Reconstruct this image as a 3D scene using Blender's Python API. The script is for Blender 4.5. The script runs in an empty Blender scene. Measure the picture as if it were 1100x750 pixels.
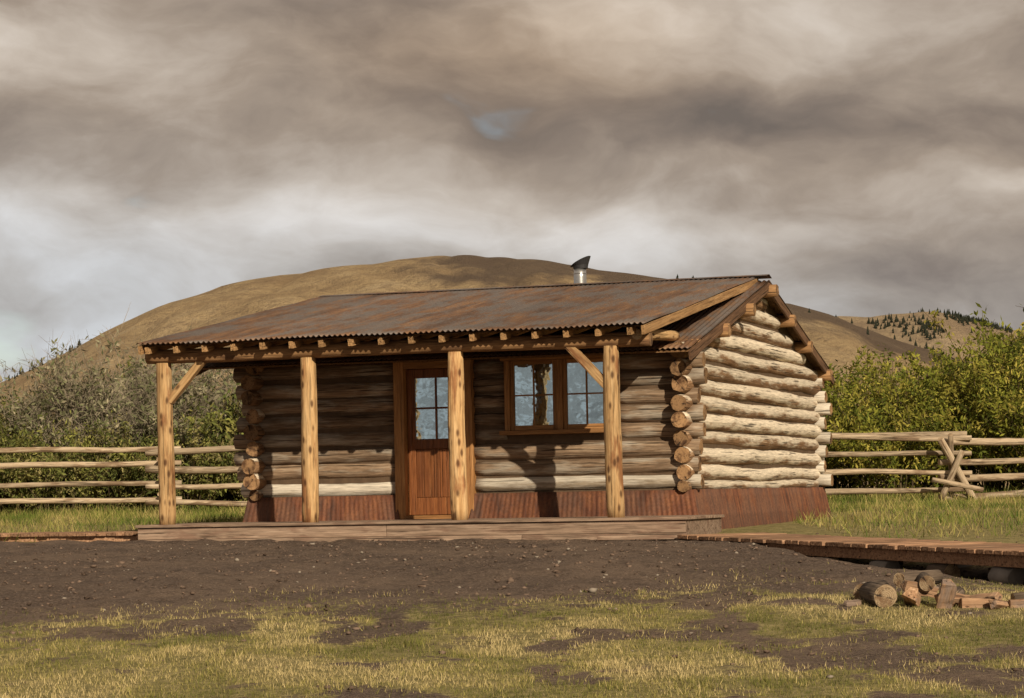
import bpy, math, random
import numpy as np
from mathutils import Vector, noise, Quaternion
random.seed(7); rng=np.random.default_rng(7)
scene=bpy.context.scene
COL=scene.collection
R=math.radians

# ---------------------------------------------------------------- helpers
def link(o,parent=None):
    COL.objects.link(o)
    if parent: o.parent=parent
    return o
def empty(name,loc=(0,0,0),rz=0):
    e=bpy.data.objects.new(name,None); e.location=loc; e.rotation_euler=(0,0,rz); return link(e)
def mesh_np(name,verts,faces,colors=None,mat=None,parent=None,smooth=False,make=True):
    verts=np.asarray(verts,dtype=np.float32); faces=np.asarray(faces,dtype=np.int32)
    me=bpy.data.meshes.new(name); n=len(verts); m,k=faces.shape
    me.vertices.add(n); me.vertices.foreach_set('co',verts.ravel())
    me.loops.add(m*k); me.loops.foreach_set('vertex_index',faces.ravel())
    me.polygons.add(m); me.polygons.foreach_set('loop_start',np.arange(0,m*k,k,dtype=np.int32))
    me.update(calc_edges=True)
    if colors is not None:
        a=me.attributes.new('Col','FLOAT_COLOR','POINT')
        c=np.ones((n,4),dtype=np.float32); c[:,:3]=colors; a.data.foreach_set('color',c.ravel())
    if smooth: me.polygons.foreach_set('use_smooth',np.ones(m,dtype=bool))
    if mat: me.materials.append(mat)
    me.update()
    if not make: return me
    return link(bpy.data.objects.new(name,me),parent)
def mesh_py(name,verts,faces,mats,parent=None,midx=None,smooth=None):
    me=bpy.data.meshes.new(name); me.from_pydata(verts,[],faces)
    for m in mats: me.materials.append(m)
    if midx: me.polygons.foreach_set('material_index',midx)
    if smooth: me.polygons.foreach_set('use_smooth',smooth)
    me.update()
    return link(bpy.data.objects.new(name,me),parent)
def sstep(a,b,x):
    t=min(1,max(0,(x-a)/(b-a))); return t*t*(3-2*t)

# ---------------------------------------------------------------- material helpers
class NT:
    def __init__(s,mat):
        s.t=mat.node_tree; s.n=s.t.nodes; s.l=s.t.links
    def new(s,typ,**kw):
        nd=s.n.new(typ)
        for k,v in kw.items(): setattr(nd,k,v)
        return nd
    def put(s,sock,v):
        if isinstance(v,bpy.types.NodeSocket): s.l.new(v,sock)
        else: sock.default_value=v
    def noise(s,vec,scale,detail=5,rough=.6,dist=0):
        n=s.new('ShaderNodeTexNoise'); s.put(n.inputs['Vector'],vec)
        n.inputs['Scale'].default_value=scale; n.inputs['Detail'].default_value=detail
        n.inputs['Roughness'].default_value=rough; n.inputs['Distortion'].default_value=dist
        return n.outputs['Fac']
    def ramp(s,fac,stops):
        r=s.new('ShaderNodeValToRGB'); s.put(r.inputs[0],fac); cr=r.color_ramp
        while len(cr.elements)<len(stops): cr.elements.new(.5)
        for e,(p,c) in zip(cr.elements,stops):
            e.position=p
            if not hasattr(c,'__len__'): c=(c,c,c)
            e.color=(*c[:3],1)
        return r.outputs[0]
    def mix(s,fac,a,b,mode='MIX'):
        m=s.new('ShaderNodeMix',data_type='RGBA',blend_type=mode)
        s.put(m.inputs[0],fac)
        for i,v in ((6,a),(7,b)):
            if not isinstance(v,bpy.types.NodeSocket): v=(*v[:3],1)
            s.put(m.inputs[i],v)
        return m.outputs[2]
    def math(s,op,a,b=0.0,clamp=False):
        m=s.new('ShaderNodeMath',operation=op,use_clamp=clamp); s.put(m.inputs[0],a); s.put(m.inputs[1],b); return m.outputs[0]
    def mapr(s,v,a,b,c=0.0,d=1.0,smooth=True):
        m=s.new('ShaderNodeMapRange'); m.interpolation_type='SMOOTHSTEP' if smooth else 'LINEAR'
        s.put(m.inputs[0],v)
        for i,x in enumerate((a,b,c,d)): m.inputs[i+1].default_value=x
        return m.outputs[0]
    def mapping(s,vec,scale=(1,1,1),loc=None):
        m=s.new('ShaderNodeMapping'); s.put(m.inputs['Vector'],vec); m.inputs['Scale'].default_value=scale
        if loc is not None: s.put(m.inputs['Location'],loc)
        return m.outputs[0]
    def bump(s,h,strength=.5,dist=.02):
        b=s.new('ShaderNodeBump'); s.put(b.inputs['Height'],h); b.inputs['Strength'].default_value=strength; b.inputs['Distance'].default_value=dist
        return b.outputs[0]
def newmat(name):
    m=bpy.data.materials.new(name); m.use_nodes=True; nt=NT(m)
    b=nt.n['Principled BSDF']; b.inputs['Roughness'].default_value=.85
    b.inputs['Specular IOR Level'].default_value=.25
    return m,nt,b
def objcoord(nt):
    tc=nt.new('ShaderNodeTexCoord'); oi=nt.new('ShaderNodeObjectInfo')
    v=nt.new('ShaderNodeVectorMath',operation='SCALE'); v.inputs[0].default_value=(37,53,71); nt.l.new(oi.outputs['Random'],v.inputs[3])
    a=nt.new('ShaderNodeVectorMath',operation='ADD'); nt.l.new(tc.outputs['Object'],a.inputs[0]); nt.l.new(v.outputs[0],a.inputs[1])
    return a.outputs[0],oi.outputs['Random'],tc.outputs['Object']

def wood(name,stops,axis=0,patch=None,patch_lo=.5,patch_hi=.62,knots=0,bleach=None,crack=.6,rough=.85,vr=(.78,1.15),stain=None,fine=.35):
    m,nt,b=newmat(name); co,rnd,raw=objcoord(nt)
    st=[16,16,16]; st[axis]=1.1
    n1=nt.noise(nt.mapping(co,st),1.6,4,.65,.4)
    c=nt.ramp(n1,stops)
    if patch:
        st2=[5,5,5]; st2[axis]=1.2
        n2=nt.noise(nt.mapping(co,st2),1.3,4,.6)
        c=nt.mix(nt.mapr(n2,patch_lo,patch_hi),c,patch)
    if bleach:
        g=nt.new('ShaderNodeNewGeometry'); sx=nt.new('ShaderNodeSeparateXYZ'); nt.l.new(g.outputs['Normal'],sx.inputs[0])
        st3=[7,7,7]; st3[axis]=.9
        n3=nt.noise(nt.mapping(co,st3),1.2,6,.7)
        f=nt.math('ADD',nt.math('MULTIPLY',sx.outputs[2],.20),n3)
        f=nt.math('ADD',f,nt.math('MULTIPLY',nt.math('SUBTRACT',rnd,.5),.20))
        if stain:   # brown weather staining near the log's front end
            sr=nt.new('ShaderNodeSeparateXYZ'); nt.l.new(raw,sr.inputs[0])
            f=nt.math('SUBTRACT',f,nt.mapr(sr.outputs[0],.1,stain,.17,0))
        c=nt.mix(nt.mapr(f,bleach[1],bleach[2]),c,nt.mix(n1,tuple(x*.62 for x in bleach[0]),bleach[0]))
    st4=[34,34,34]; st4[axis]=.9
    n4=nt.noise(nt.mapping(co,st4),1.0,3,.5)
    ck=nt.mapr(n4,.30,.40,1,0)
    c=nt.mix(nt.math('MULTIPLY',ck,crack),c,(.03,.018,.01))
    st6=[60,60,60]; st6[axis]=3.5
    n6=nt.noise(nt.mapping(co,st6),1.0,3,.7)
    c=nt.mix(1.0,c,nt.ramp(n6,[(.3,1-fine),(.7,1+fine*.5)]),'MULTIPLY')
    if knots:
        st5=[10,14,14]; st5[axis]=7 if axis else 6
        vo=nt.new('ShaderNodeTexVoronoi'); nt.put(vo.inputs['Vector'],nt.mapping(co,st5)); vo.inputs['Scale'].default_value=.75
        k=nt.mapr(vo.outputs['Distance'],.10,.34,1,0)
        c=nt.mix(nt.math('MULTIPLY',k,knots),c,(.07,.028,.012))
    v=nt.mapr(rnd,0,1,vr[0],vr[1],False)
    hs=nt.new('ShaderNodeHueSaturation'); nt.l.new(v,hs.inputs['Value']); nt.l.new(c,hs.inputs['Color'])
    nt.l.new(hs.outputs[0],b.inputs['Base Color']); b.inputs['Roughness'].default_value=rough
    h=nt.math('SUBTRACT',n4,nt.math('MULTIPLY',ck,.8))
    nt.l.new(nt.bump(h,.9,.014),b.inputs['Normal'])
    return m
CREAM=(.80,.69,.54)
M_side=wood('weathered_side_log',[(.25,(.15,.075,.035)),(.6,(.29,.17,.09)),(.8,(.43,.29,.175))],bleach=(CREAM,.33,.53),crack=.8,stain=1.7,fine=.4,vr=(.82,1.12))
M_front=wood('sheltered_front_log',[(.25,(.12,.075,.046)),(.5,(.26,.175,.112)),(.8,(.48,.36,.25))],patch=(.42,.36,.29),patch_lo=.46,patch_hi=.68,vr=(.65,1.25),crack=.85,fine=.45)
M_frontpale=wood('pale_sill_log',[(.25,(.16,.11,.07)),(.6,(.36,.29,.21)),(.8,(.5,.42,.33))],bleach=((.68,.61,.51),.3,.5),fine=.4)
M_post=wood('peeled_pine_post',[(.25,(.31,.165,.065)),(.5,(.54,.34,.16)),(.8,(.66,.46,.25))],patch=(.30,.14,.06),patch_lo=.50,patch_hi=.66,knots=.85,crack=.35)
M_beam=wood('old_beam_wood',[(.25,(.19,.095,.04)),(.6,(.38,.215,.10)),(.85,(.50,.32,.17))],patch=(.19,.10,.05))
M_soffit=wood('roof_decking_board',[(.25,(.10,.05,.022)),(.6,(.20,.11,.05)),(.85,(.30,.18,.09))],axis=1)
M_trim=wood('stained_trim',[(.25,(.22,.10,.036)),(.6,(.40,.20,.075)),(.85,(.52,.30,.13))],crack=.25,rough=.6)
M_trimz=wood('stained_trim_upright',[(.25,(.22,.10,.036)),(.6,(.40,.20,.075)),(.85,(.52,.30,.13))],axis=2,crack=.25,rough=.6)
M_door=wood('door_wood',[(.25,(.13,.044,.018)),(.6,(.23,.085,.030)),(.85,(.33,.145,.055))],axis=2,crack=.2,rough=.4)
M_deck=wood('deck_timber',[(.25,(.17,.115,.08)),(.6,(.34,.24,.175)),(.85,(.46,.36,.28))],patch=(.22,.14,.10))
M_walk=wood('boardwalk_plank',[(.25,(.18,.09,.048)),(.6,(.38,.225,.135)),(.85,(.50,.345,.23))],axis=1,vr=(.6,1.3))
M_fence=wood('fence_rail_wood',[(.25,(.26,.185,.115)),(.6,(.47,.37,.26)),(.85,(.62,.53,.41))],patch=(.22,.15,.095))
M_rake=wood('dark_fascia',[(.25,(.08,.042,.025)),(.6,(.17,.092,.05)),(.85,(.28,.17,.10))])
M_rakel=wood('rake_timber',[(.25,(.24,.125,.052)),(.6,(.42,.25,.115)),(.85,(.52,.35,.18))])
M_split=wood('split_firewood',[(.25,(.20,.10,.055)),(.6,(.38,.235,.14)),(.85,(.54,.41,.29))],patch=(.26,.19,.15),vr=(.6,1.3))
M_bark=wood('bark',[(.3,(.05,.036,.026)),(.6,(.15,.11,.08)),(.8,(.28,.22,.17))],crack=.9)

def endgrain(name,c0,c1,dark):
    m,nt,b=newmat(name); co,rnd,raw=objcoord(nt)
    sx=nt.new('ShaderNodeSeparateXYZ'); nt.l.new(raw,sx.inputs[0])
    r=nt.math('SQRT',nt.math('ADD',nt.math('MULTIPLY',sx.outputs[1],sx.outputs[1]),nt.math('MULTIPLY',sx.outputs[2],sx.outputs[2])))
    n=nt.noise(co,9,4,.6)
    w=nt.math('SINE',nt.math('ADD',nt.math('MULTIPLY',r,420.0),nt.math('MULTIPLY',n,14.0)))
    c=nt.mix(nt.mapr(w,-1,1),c0,c1)
    c=nt.mix(nt.mapr(n,.42,.68),c,dark)
    n2=nt.noise(co,40,3,.6)
    c=nt.mix(nt.mapr(n2,.3,.45,.7,0),c,(.03,.015,.008))
    at2=nt.math('ARCTAN2',sx.outputs[1],sx.outputs[2])
    ck=nt.math('SINE',nt.math('ADD',nt.math('MULTIPLY',at2,2.0),nt.math('MULTIPLY',rnd,40.0)))
    ck=nt.mapr(nt.math('ADD',ck,nt.math('MULTIPLY',nt.math('SUBTRACT',n,.5),.25)),.975,1.0)
    c=nt.mix(nt.math('MULTIPLY',ck,.85),c,(.02,.012,.008))
    v=nt.mapr(rnd,0,1,.55,1.15,False)
    hs=nt.new('ShaderNodeHueSaturation'); nt.l.new(v,hs.inputs['Value']); nt.l.new(c,hs.inputs['Color'])
    nt.l.new(hs.outputs[0],b.inputs['Base Color']); nt.l.new(nt.bump(n2,.6,.01),b.inputs['Normal'])
    return m
E_side=endgrain('log_end_aged',(.27,.15,.07),(.40,.245,.125),(.10,.05,.025))
E_pale=endgrain('log_end_pale',(.38,.26,.15),(.55,.42,.27),(.22,.13,.07))

def rust(name,axis_scale,steel=.5,red=(.20,.07,.032),dark=(.055,.032,.024),orange=(.36,.15,.05),greyc=(.20,.185,.175),rough=.55,metal=.35):
    m,nt,b=newmat(name); co,rnd,raw=objcoord(nt)
    n1=nt.noise(nt.mapping(co,axis_scale),1.0,6,.65,.3)
    n2=nt.noise(nt.mapping(co,(1,.5,.5)),2.2,6,.7)
    n3=nt.noise(co,30,4,.7)
    c=nt.ramp(n1,[(.28,dark),(.48,red),(.72,orange)])
    c=nt.mix(nt.math('MULTIPLY',nt.mapr(n2,.40,.60),steel),c,greyc)
    c=nt.mix(nt.mapr(n3,.35,.7,0,.45),c,dark)
    sx=nt.new('ShaderNodeSeparateXYZ'); nt.l.new(raw,sx.inputs[0])
    wn=nt.new('ShaderNodeTexWhiteNoise',noise_dimensions='1D'); nt.l.new(nt.math('FLOOR',nt.math('MULTIPLY',sx.outputs[0],1.52)),wn.inputs['W'])
    hs=nt.new('ShaderNodeHueSaturation'); nt.l.new(nt.mapr(wn.outputs['Value'],0,1,.80,1.16,False),hs.inputs['Value']); nt.l.new(c,hs.inputs['Color'])
    nt.l.new(hs.outputs[0],b.inputs['Base Color']); b.inputs['Roughness'].default_value=rough; b.inputs['Metallic'].default_value=metal
    nt.l.new(nt.bump(n3,.25,.004),b.inputs['Normal'])
    return m
M_roof=rust('rusted_corrugated_roof',(5,.7,.7),steel=.8,red=(.18,.095,.053),dark=(.075,.052,.04),orange=(.33,.18,.085),greyc=(.175,.165,.16))
M_skirt=rust('rusted_skirt_steel',(9,9,1.0),steel=.45,red=(.16,.06,.032),orange=(.30,.125,.055),dark=(.05,.026,.02),greyc=(.15,.095,.07),metal=.1,rough=.75)
def plain(name,c,rough=.8,metal=0,n=.25,scale=12):
    m,nt,b=newmat(name); co,rnd,raw=objcoord(nt)
    f=nt.noise(co,scale,5,.6)
    nt.l.new(nt.mix(f,tuple(x*(1-n) for x in c),tuple(x*(1+n) for x in c)),b.inputs['Base Color'])
    b.inputs['Roughness'].default_value=rough; b.inputs['Metallic'].default_value=metal
    nt.l.new(nt.bump(f,.3,.01),b.inputs['Normal'])
    return m
M_chink=plain('chinking',(.10,.065,.04),scale=8,n=.6)
M_inside=plain('interior_boards',(.22,.14,.08))
M_steel=plain('flue_steel',(.55,.55,.55),.32,.9,.15,6)
M_cap=plain('flue_cap_steel',(.06,.06,.065),.5,.6)
M_iron=plain('dark_iron',(.03,.03,.03),.4,.8)
M_stone=plain('stone',(.20,.18,.16),n=.5,scale=7)
def glassmat():
    m,nt,b=newmat('window_glass')
    tr=nt.new('ShaderNodeBsdfTransparent'); tr.inputs[0].default_value=(.6,.68,.7,1)
    gl=nt.new('ShaderNodeBsdfGlossy'); gl.inputs['Roughness'].default_value=.03; gl.inputs[0].default_value=(.74,.90,.95,1)
    co,rnd,raw=objcoord(nt); nt.l.new(nt.bump(nt.noise(co,2.5,3,.5),.35,.02),gl.inputs['Normal'])
    mx=nt.new('ShaderNodeMixShader'); mx.inputs[0].default_value=.66
    nt.l.new(tr.outputs[0],mx.inputs[1]); nt.l.new(gl.outputs[0],mx.inputs[2])
    nt.l.new(mx.outputs[0],nt.n['Material Output'].inputs['Surface'])
    return m
M_glass=glassmat()
def leafmat(name,trans=.35):
    m,nt,b=newmat(name)
    at=nt.new('ShaderNodeAttribute',attribute_name='Col')
    d=nt.new('ShaderNodeBsdfDiffuse'); t=nt.new('ShaderNodeBsdfTranslucent')
    nt.l.new(at.outputs['Color'],d.inputs[0]); nt.l.new(at.outputs['Color'],t.inputs[0])
    if trans<=0:
        nt.l.new(d.outputs[0],nt.n['Material Output'].inputs['Surface']); return m
    mx=nt.new('ShaderNodeMixShader'); mx.inputs[0].default_value=trans
    nt.l.new(d.outputs[0],mx.inputs[1]); nt.l.new(t.outputs[0],mx.inputs[2])
    nt.l.new(mx.outputs[0],nt.n['Material Output'].inputs['Surface'])
    return m
M_leaf=leafmat('foliage',.25); M_grass=leafmat('grass_blades',0.)

# ---------------------------------------------------------------- solids
def orient(o,p0,p1):
    d=(Vector(p1)-Vector(p0)); o.location=p0; o.rotation_mode='QUATERNION'; o.rotation_quaternion=d.to_track_quat('X','Z')
def log(name,p0,p1,r0,r1,parent,mat,end=None,seg=16,wob=.012,lump=.06,jag=.0):
    L=(Vector(p1)-Vector(p0)).length; n=max(3,int(L/.14)); sd=random.uniform(0,100)
    vs=[];fs=[];mi=[];sm=[]
    for i in range(n+1):
        x=L*i/n; r=r0+(r1-r0)*i/n
        cy=wob*2*noise.noise((x*.35,sd,0)); cz=wob*2*noise.noise((x*.35,sd,9))
        for j in range(seg):
            a=2*math.pi*j/seg
            rr=r*(1+lump*noise.noise((x*1.4,math.cos(a)*1.2+sd,math.sin(a)*1.2))+lump*.6*noise.noise((x*5,math.cos(a)*3+sd,math.sin(a)*3)))
            e=0
            if i in(0,n): e=jag*noise.noise((math.cos(a)*2,math.sin(a)*2,sd+i)); rr*=.95
            vs.append((x+e,cy+rr*math.cos(a),cz+rr*math.sin(a)))
    for i in range(n):
        for j in range(seg):
            a=i*seg+j;b=i*seg+(j+1)%seg
            fs.append((a,b,b+seg,a+seg)); mi.append(0); sm.append(True)
    fs.append(tuple(range(seg-1,-1,-1))); fs.append(tuple(n*seg+j for j in range(seg))); mi+= [1,1]; sm+=[False,False]
    o=mesh_py(name,vs,fs,[mat,end or mat],parent,mi,sm); orient(o,p0,p1); return o
def box(name,x0,x1,y0,y1,z0,z1,parent,mat,bev=.006):
    c=((x0+x1)/2,(y0+y1)/2,(z0+z1)/2); a,b,d=(x1-x0)/2,(y1-y0)/2,(z1-z0)/2
    vs=[(sx*a,sy*b,sz*d) for sx in(-1,1) for sy in(-1,1) for sz in(-1,1)]
    fs=[(0,1,3,2),(4,6,7,5),(0,4,5,1),(2,3,7,6),(0,2,6,4),(1,5,7,3)]
    o=mesh_py(name,vs,fs,[mat],parent); o.location=c
    if bev>0:
        m=o.modifiers.new('bevel','BEVEL'); m.width=min(bev,min(a,b,d)*.8); m.segments=2
    return o
def timber(name,p0,p1,w,h,parent,mat,bev=.006):
    L=(Vector(p1)-Vector(p0)).length
    vs=[(x,sy*w/2,sz*h/2) for x in(0,L) for sy in(-1,1) for sz in(-1,1)]
    fs=[(0,1,3,2),(4,6,7,5),(0,4,5,1),(2,3,7,6),(0,2,6,4),(1,5,7,3)]
    o=mesh_py(name,vs,fs,[mat],parent); orient(o,p0,p1)
    m=o.modifiers.new('bevel','BEVEL'); m.width=bev; m.segments=2
    return o
def corrug(name,p00,p10,p01,parent,mat,period=.076,amp=.011,rows=12,thick=.003,sag=.0):
    p00,p10,p01=map(Vector,(p00,p10,p01)); u=p10-p00; v=p01-p00; n=u.cross(v).normalized()
    if n.z<0: n=-n
    W=u.length; cols=int(W/period*6); vs=[];fs=[]
    for i in range(rows+1):
        for j in range(cols+1):
            s=j/cols; t=i/rows
            w=amp*math.sin(2*math.pi*W*s/period)+sag*noise.noise((s*W*.7,t*6,3.3))
            ed=0
            if i==rows: ed=.03*noise.noise((math.floor(s*W/.66)*3.7,1,1))
            vs.append(tuple(p00+u*s+v*(t+ed/v.length)+n*w))
    for i in range(rows):
        for j in range(cols):
            a=i*(cols+1)+j; fs.append((a,a+1,a+cols+2,a+cols+1))
    o=mesh_np(name,vs,fs,mat=mat,parent=parent,smooth=True)
    m=o.modifiers.new('gauge','SOLIDIFY'); m.thickness=thick
    return o

# ---------------------------------------------------------------- terrain
def gz0(x,y):
    P=[(-200,-1.0),(0,-.95),(14,-.72),(20,-.45),(23,-.28),(26,-.13),(31,0),(34,.08),(41,.13),(50,.33),(70,.42),(200,.42),(9000,.42)]
    for (a,za),(b,zb) in zip(P,P[1:]):
        if y<=b:
            z=za+(zb-za)*max(0,(y-a)/(b-a)); break
    else: z=.42
    z-=.06*sstep(2.2,6,x)*(1-sstep(30,35,y))
    dx=x-2.5-(31.2-y)*.445; 
    z-=.20*math.exp(-((dx-.1)/1.1)**2)*sstep(2.8,4.0,x)*(1-sstep(29,31,y))*sstep(20.5,22.5,y)
    z+=.05*sstep(5,9,-x)*sstep(40,48,y)
    return z
def gz(x,y):
    z=gz0(x,y)
    if abs(x)<40 and 0<y<90:
        z+=.05*noise.noise((x*.35,y*.35,0))*(1-sstep(29,31,y)*(1-sstep(44,48,y)))
        z+=.06*sstep(24,28,y)*(1-sstep(29,31,y))*sstep(-3,1,x)*(1-sstep(2.2,3.4,x))
    return z
def grassness(x,y):
    n=noise.fractal((x*.45,y*.30,1.7),.8,2.1,5)
    n2=noise.fractal((x*1.3+9,y*.8,4.7),.7,2.1,6)
    yd=21.7+2.4*sstep(-1,5,x)-.4*sstep(2,6,-x)
    f=sstep(-1.8,1.5,(yd-y)+n*2.0+n2*2.8)
    f*=1-.88*sstep(-.08,.42,n*.75+n2*1.25+ .18*(1-sstep(15,18.5,y)))
    yb=34.8 if x<-2 else (31.9-(x-2)*.9 if x>2 else 40)
    if x>3: yb=max(23.5,32.2-(x-2.6)*2.1)
    g=sstep(-.5,.7,(y-yb)+n*.8)
    f=max(f,g)
    return f
xs=list(np.arange(-9,9.01,.11)); d=.2; v=9.0
while v<7000: v+=d; xs.append(v); xs.insert(0,-v); d*=1.17
ys=list(np.arange(13,36,.11))+list(np.arange(36,62,.4)); v=62.;d=.6
while v<8000: v+=d; ys.append(v); d*=1.15
v=13.;d=.2
while v>-300: v-=d; ys.insert(0,v); d*=1.2
nx,ny=len(xs),len(ys); V=np.zeros((nx*ny,3)); C=np.zeros((nx*ny,3))
k=0
for y in ys:
    for x in xs:
        z=gz(x,y); near=abs(x)<10 and 12<y<62
        g=grassness(x,y) if abs(x)<40 and y<90 else 1.
        if near:
            z+=(1-g)*(.045*noise.fractal((x*2.5,y*2.5,2),.8,2.1,4))+g*.012*noise.noise((x*4,y*4,5))
        V[k]=(x,y,z); C[k]=(g,g,g); k+=1
ii=np.arange(nx-1)[None,:]+nx*np.arange(ny-1)[:,None]; ii=ii.ravel()
F=np.stack([ii,ii+1,ii+nx+1,ii+nx],1)
mg,nt,b=newmat('ground_soil_and_turf')
geo=nt.new('ShaderNodeNewGeometry'); P=geo.outputs['Position']
at=nt.new('ShaderNodeAttribute',attribute_name='Col'); sx=nt.new('ShaderNodeSeparateColor'); nt.l.new(at.outputs['Color'],sx.inputs[0])
nf=nt.noise(P,5,5,.7); nfine=nt.noise(P,38,4,.75); nl=nt.noise(P,.55,4,.6); nm=nt.noise(P,14,4,.7)
dirt=nt.ramp(nfine,[(.3,(.045,.029,.021)),(.5,(.115,.080,.060)),(.72,(.27,.205,.16))])
dirt=nt.mix(nt.mapr(nl,.40,.62,0,.55),dirt,(.20,.142,.102))
dirt=nt.mix(nt.mapr(nf,.50,.64,0,.55),dirt,(.055,.036,.026))
turf=nt.ramp(nf,[(.3,(.11,.10,.034)),(.5,(.24,.205,.072)),(.7,(.38,.31,.14))])
turf=nt.mix(nt.mapr(nm,.45,.7,0,.7),turf,(.43,.345,.175))
turf=nt.mix(nt.mapr(nfine,.3,.5,.6,0),turf,(.065,.048,.03))
gm=nt.math('ADD',sx.outputs[0],nt.math('MULTIPLY',nt.math('SUBTRACT',nm,.5),1.8))
c=nt.mix(nt.mapr(gm,.20,.80),dirt,turf)
nt.l.new(c,b.inputs['Base Color']); b.inputs['Roughness'].default_value=.95
nt.l.new(nt.bump(nt.math('ADD',nfine,nm),1.0,.04),b.inputs['Normal'])
mesh_np('ground',V,F,C,mg,smooth=True)

import bmesh
bm=bmesh.new(); bmesh.ops.create_icosphere(bm,subdivisions=1,radius=1)
IV=np.array([v.co[:] for v in bm.verts]); IF=np.array([[v.index for v in f.verts] for f in bm.faces]); bm.free()
vs=[];fs=[];cs=[];cnt=0
while cnt<6500:
    y=random.uniform(16,33); x=random.uniform(-8,8)
    g=grassness(x,y)
    if random.random()<g*.93: continue
    s=.006+.018*random.random()**4 + (.025*random.random() if random.random()<.008 else 0)
    v=IV*(1+.3*rng.standard_normal((len(IV),1)))*np.array([s*random.uniform(.8,1.5),s*random.uniform(.8,1.4),s*.7])
    v=v+np.array([x,y,gz(x,y)+s*.3]); fs.append(IF+len(IV)*cnt); vs.append(v)
    t=random.random(); col=np.array((.13,.092,.07))*(.5+t) if random.random()<.92 else np.array((.26,.22,.18))
    cs.append(np.tile(col,(len(IV),1))); cnt+=1
M_peb=leafmat('pebble_stone',0.)
mesh_np('gravel',np.vstack(vs),np.vstack(fs),np.vstack(cs),M_peb)

def blades(name,N,xr,yr,hr,pal,wr,cond,clump=.0):
    pts=[];tries=0
    while len(pts)<N and tries<N*6:
        tries+=1
        y=random.uniform(*yr); x=random.uniform(*xr)
        if abs(x)>.26*y+1.5: continue
        p=cond(x,y)
        if p>0 and random.random()<p: pts.append((x,y,gz(x,y)))
    pts=np.array(pts); n=len(pts)
    h=rng.uniform(hr[0],hr[1],n)*rng.uniform(.5,1.2,n); a=rng.uniform(0,2*np.pi,n); w=rng.uniform(wr*.6,wr*1.3,n)
    tall=np.array([max(0,noise.noise((p[0]*2.2,p[1]*1.6,3))) for p in pts]); h*=1+1.6*tall
    lean=rng.normal(0,.45,(n,2))*h[:,None]
    dx=np.cos(a)*w; dy=np.sin(a)*w
    v=np.zeros((n,3,3)); v[:,0]=pts; v[:,1]=pts; v[:,2]=pts
    v[:,0,0]-=dx; v[:,0,1]-=dy; v[:,1,0]+=dx; v[:,1,1]+=dy
    v[:,0,2]-=.01; v[:,1,2]-=.01
    v[:,2,0]+=lean[:,0]; v[:,2,1]+=lean[:,1]; v[:,2,2]+=h
    pal=np.array(pal); nz=np.array([noise.fractal((p[0]*.8,p[1]*.5,8),.8,2.1,3) for p in pts])
    idx=np.clip((nz*1.1+.5+rng.normal(0,.22,n))*len(pal),0,len(pal)-1).astype(int)
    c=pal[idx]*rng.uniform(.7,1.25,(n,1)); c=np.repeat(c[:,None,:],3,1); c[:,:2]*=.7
    f=np.arange(n*3).reshape(n,3)
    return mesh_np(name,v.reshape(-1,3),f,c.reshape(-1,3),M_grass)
lawn=[(.12,.125,.036),(.20,.19,.055),(.31,.265,.09),(.43,.35,.15),(.53,.425,.21)]
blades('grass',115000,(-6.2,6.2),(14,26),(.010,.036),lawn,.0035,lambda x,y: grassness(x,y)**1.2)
mead=[(.10,.135,.03),(.16,.19,.042),(.22,.23,.06),(.30,.275,.085),(.40,.325,.13)]
def cb(x,y):
    if -6.5<x<4.2 and y<41: return 0
    g=grassness(x,y)
    return g*(.35 if y<44 else 1)
blades('meadow_grass',95000,(-15,15),(31.5,62),(.05,.19),mead,.007,cb)

# ---------------------------------------------------------------- hills
def hill(name,prof,y0,yc,y1,mat,nxs=280,nys=110,amp=3.):
    px=np.array([p[0] for p in prof],float); pz=np.array([p[1] for p in prof],float)
    u=np.linspace(-1,1,nxs); X=np.where(u<0,-(abs(u)**1.6)*abs(px[0]),(abs(u)**1.6)*px[-1])
    Y=np.linspace(y0,y1,nys); V=np.zeros((nys*nxs,3)); k=0
    for y in Y:
        if y<yc: t=(y-y0)/(yc-y0); g=.72*t+.28*math.sin(t*math.pi/2)
        else: t=(y-yc)/(y1-yc); g=math.cos(t*math.pi/2)
        sp=(yc/y)**.92 if y<yc else 1
        H=(np.interp(X*sp,px,pz)+np.interp(X*sp-7,px,pz)+np.interp(X*sp+7,px,pz))/3
        for i,x in enumerate(X):
            n=noise.fractal((x*.012,y*.006,3),.9,2.2,5)
            r=1-abs(noise.noise((x*.024+ .5*noise.noise((x*.01,y*.01,0)),y*.0035,7)))*2
            V[k]=(x,y,H[i]*g+ (n*amp*1.2 - max(0,r-.5)*amp*3.2)*min(1,g*2)*(1-.8*min(1,g)**6) -1.5*(1-g)); k+=1
    ii=(np.arange(nxs-1)[None,:]+nxs*np.arange(nys-1)[:,None]).ravel()
    F=np.stack([ii,ii+1,ii+nxs+1,ii+nxs],1)
    return mesh_np(name,V,F,mat=mat,smooth=True)
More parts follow.
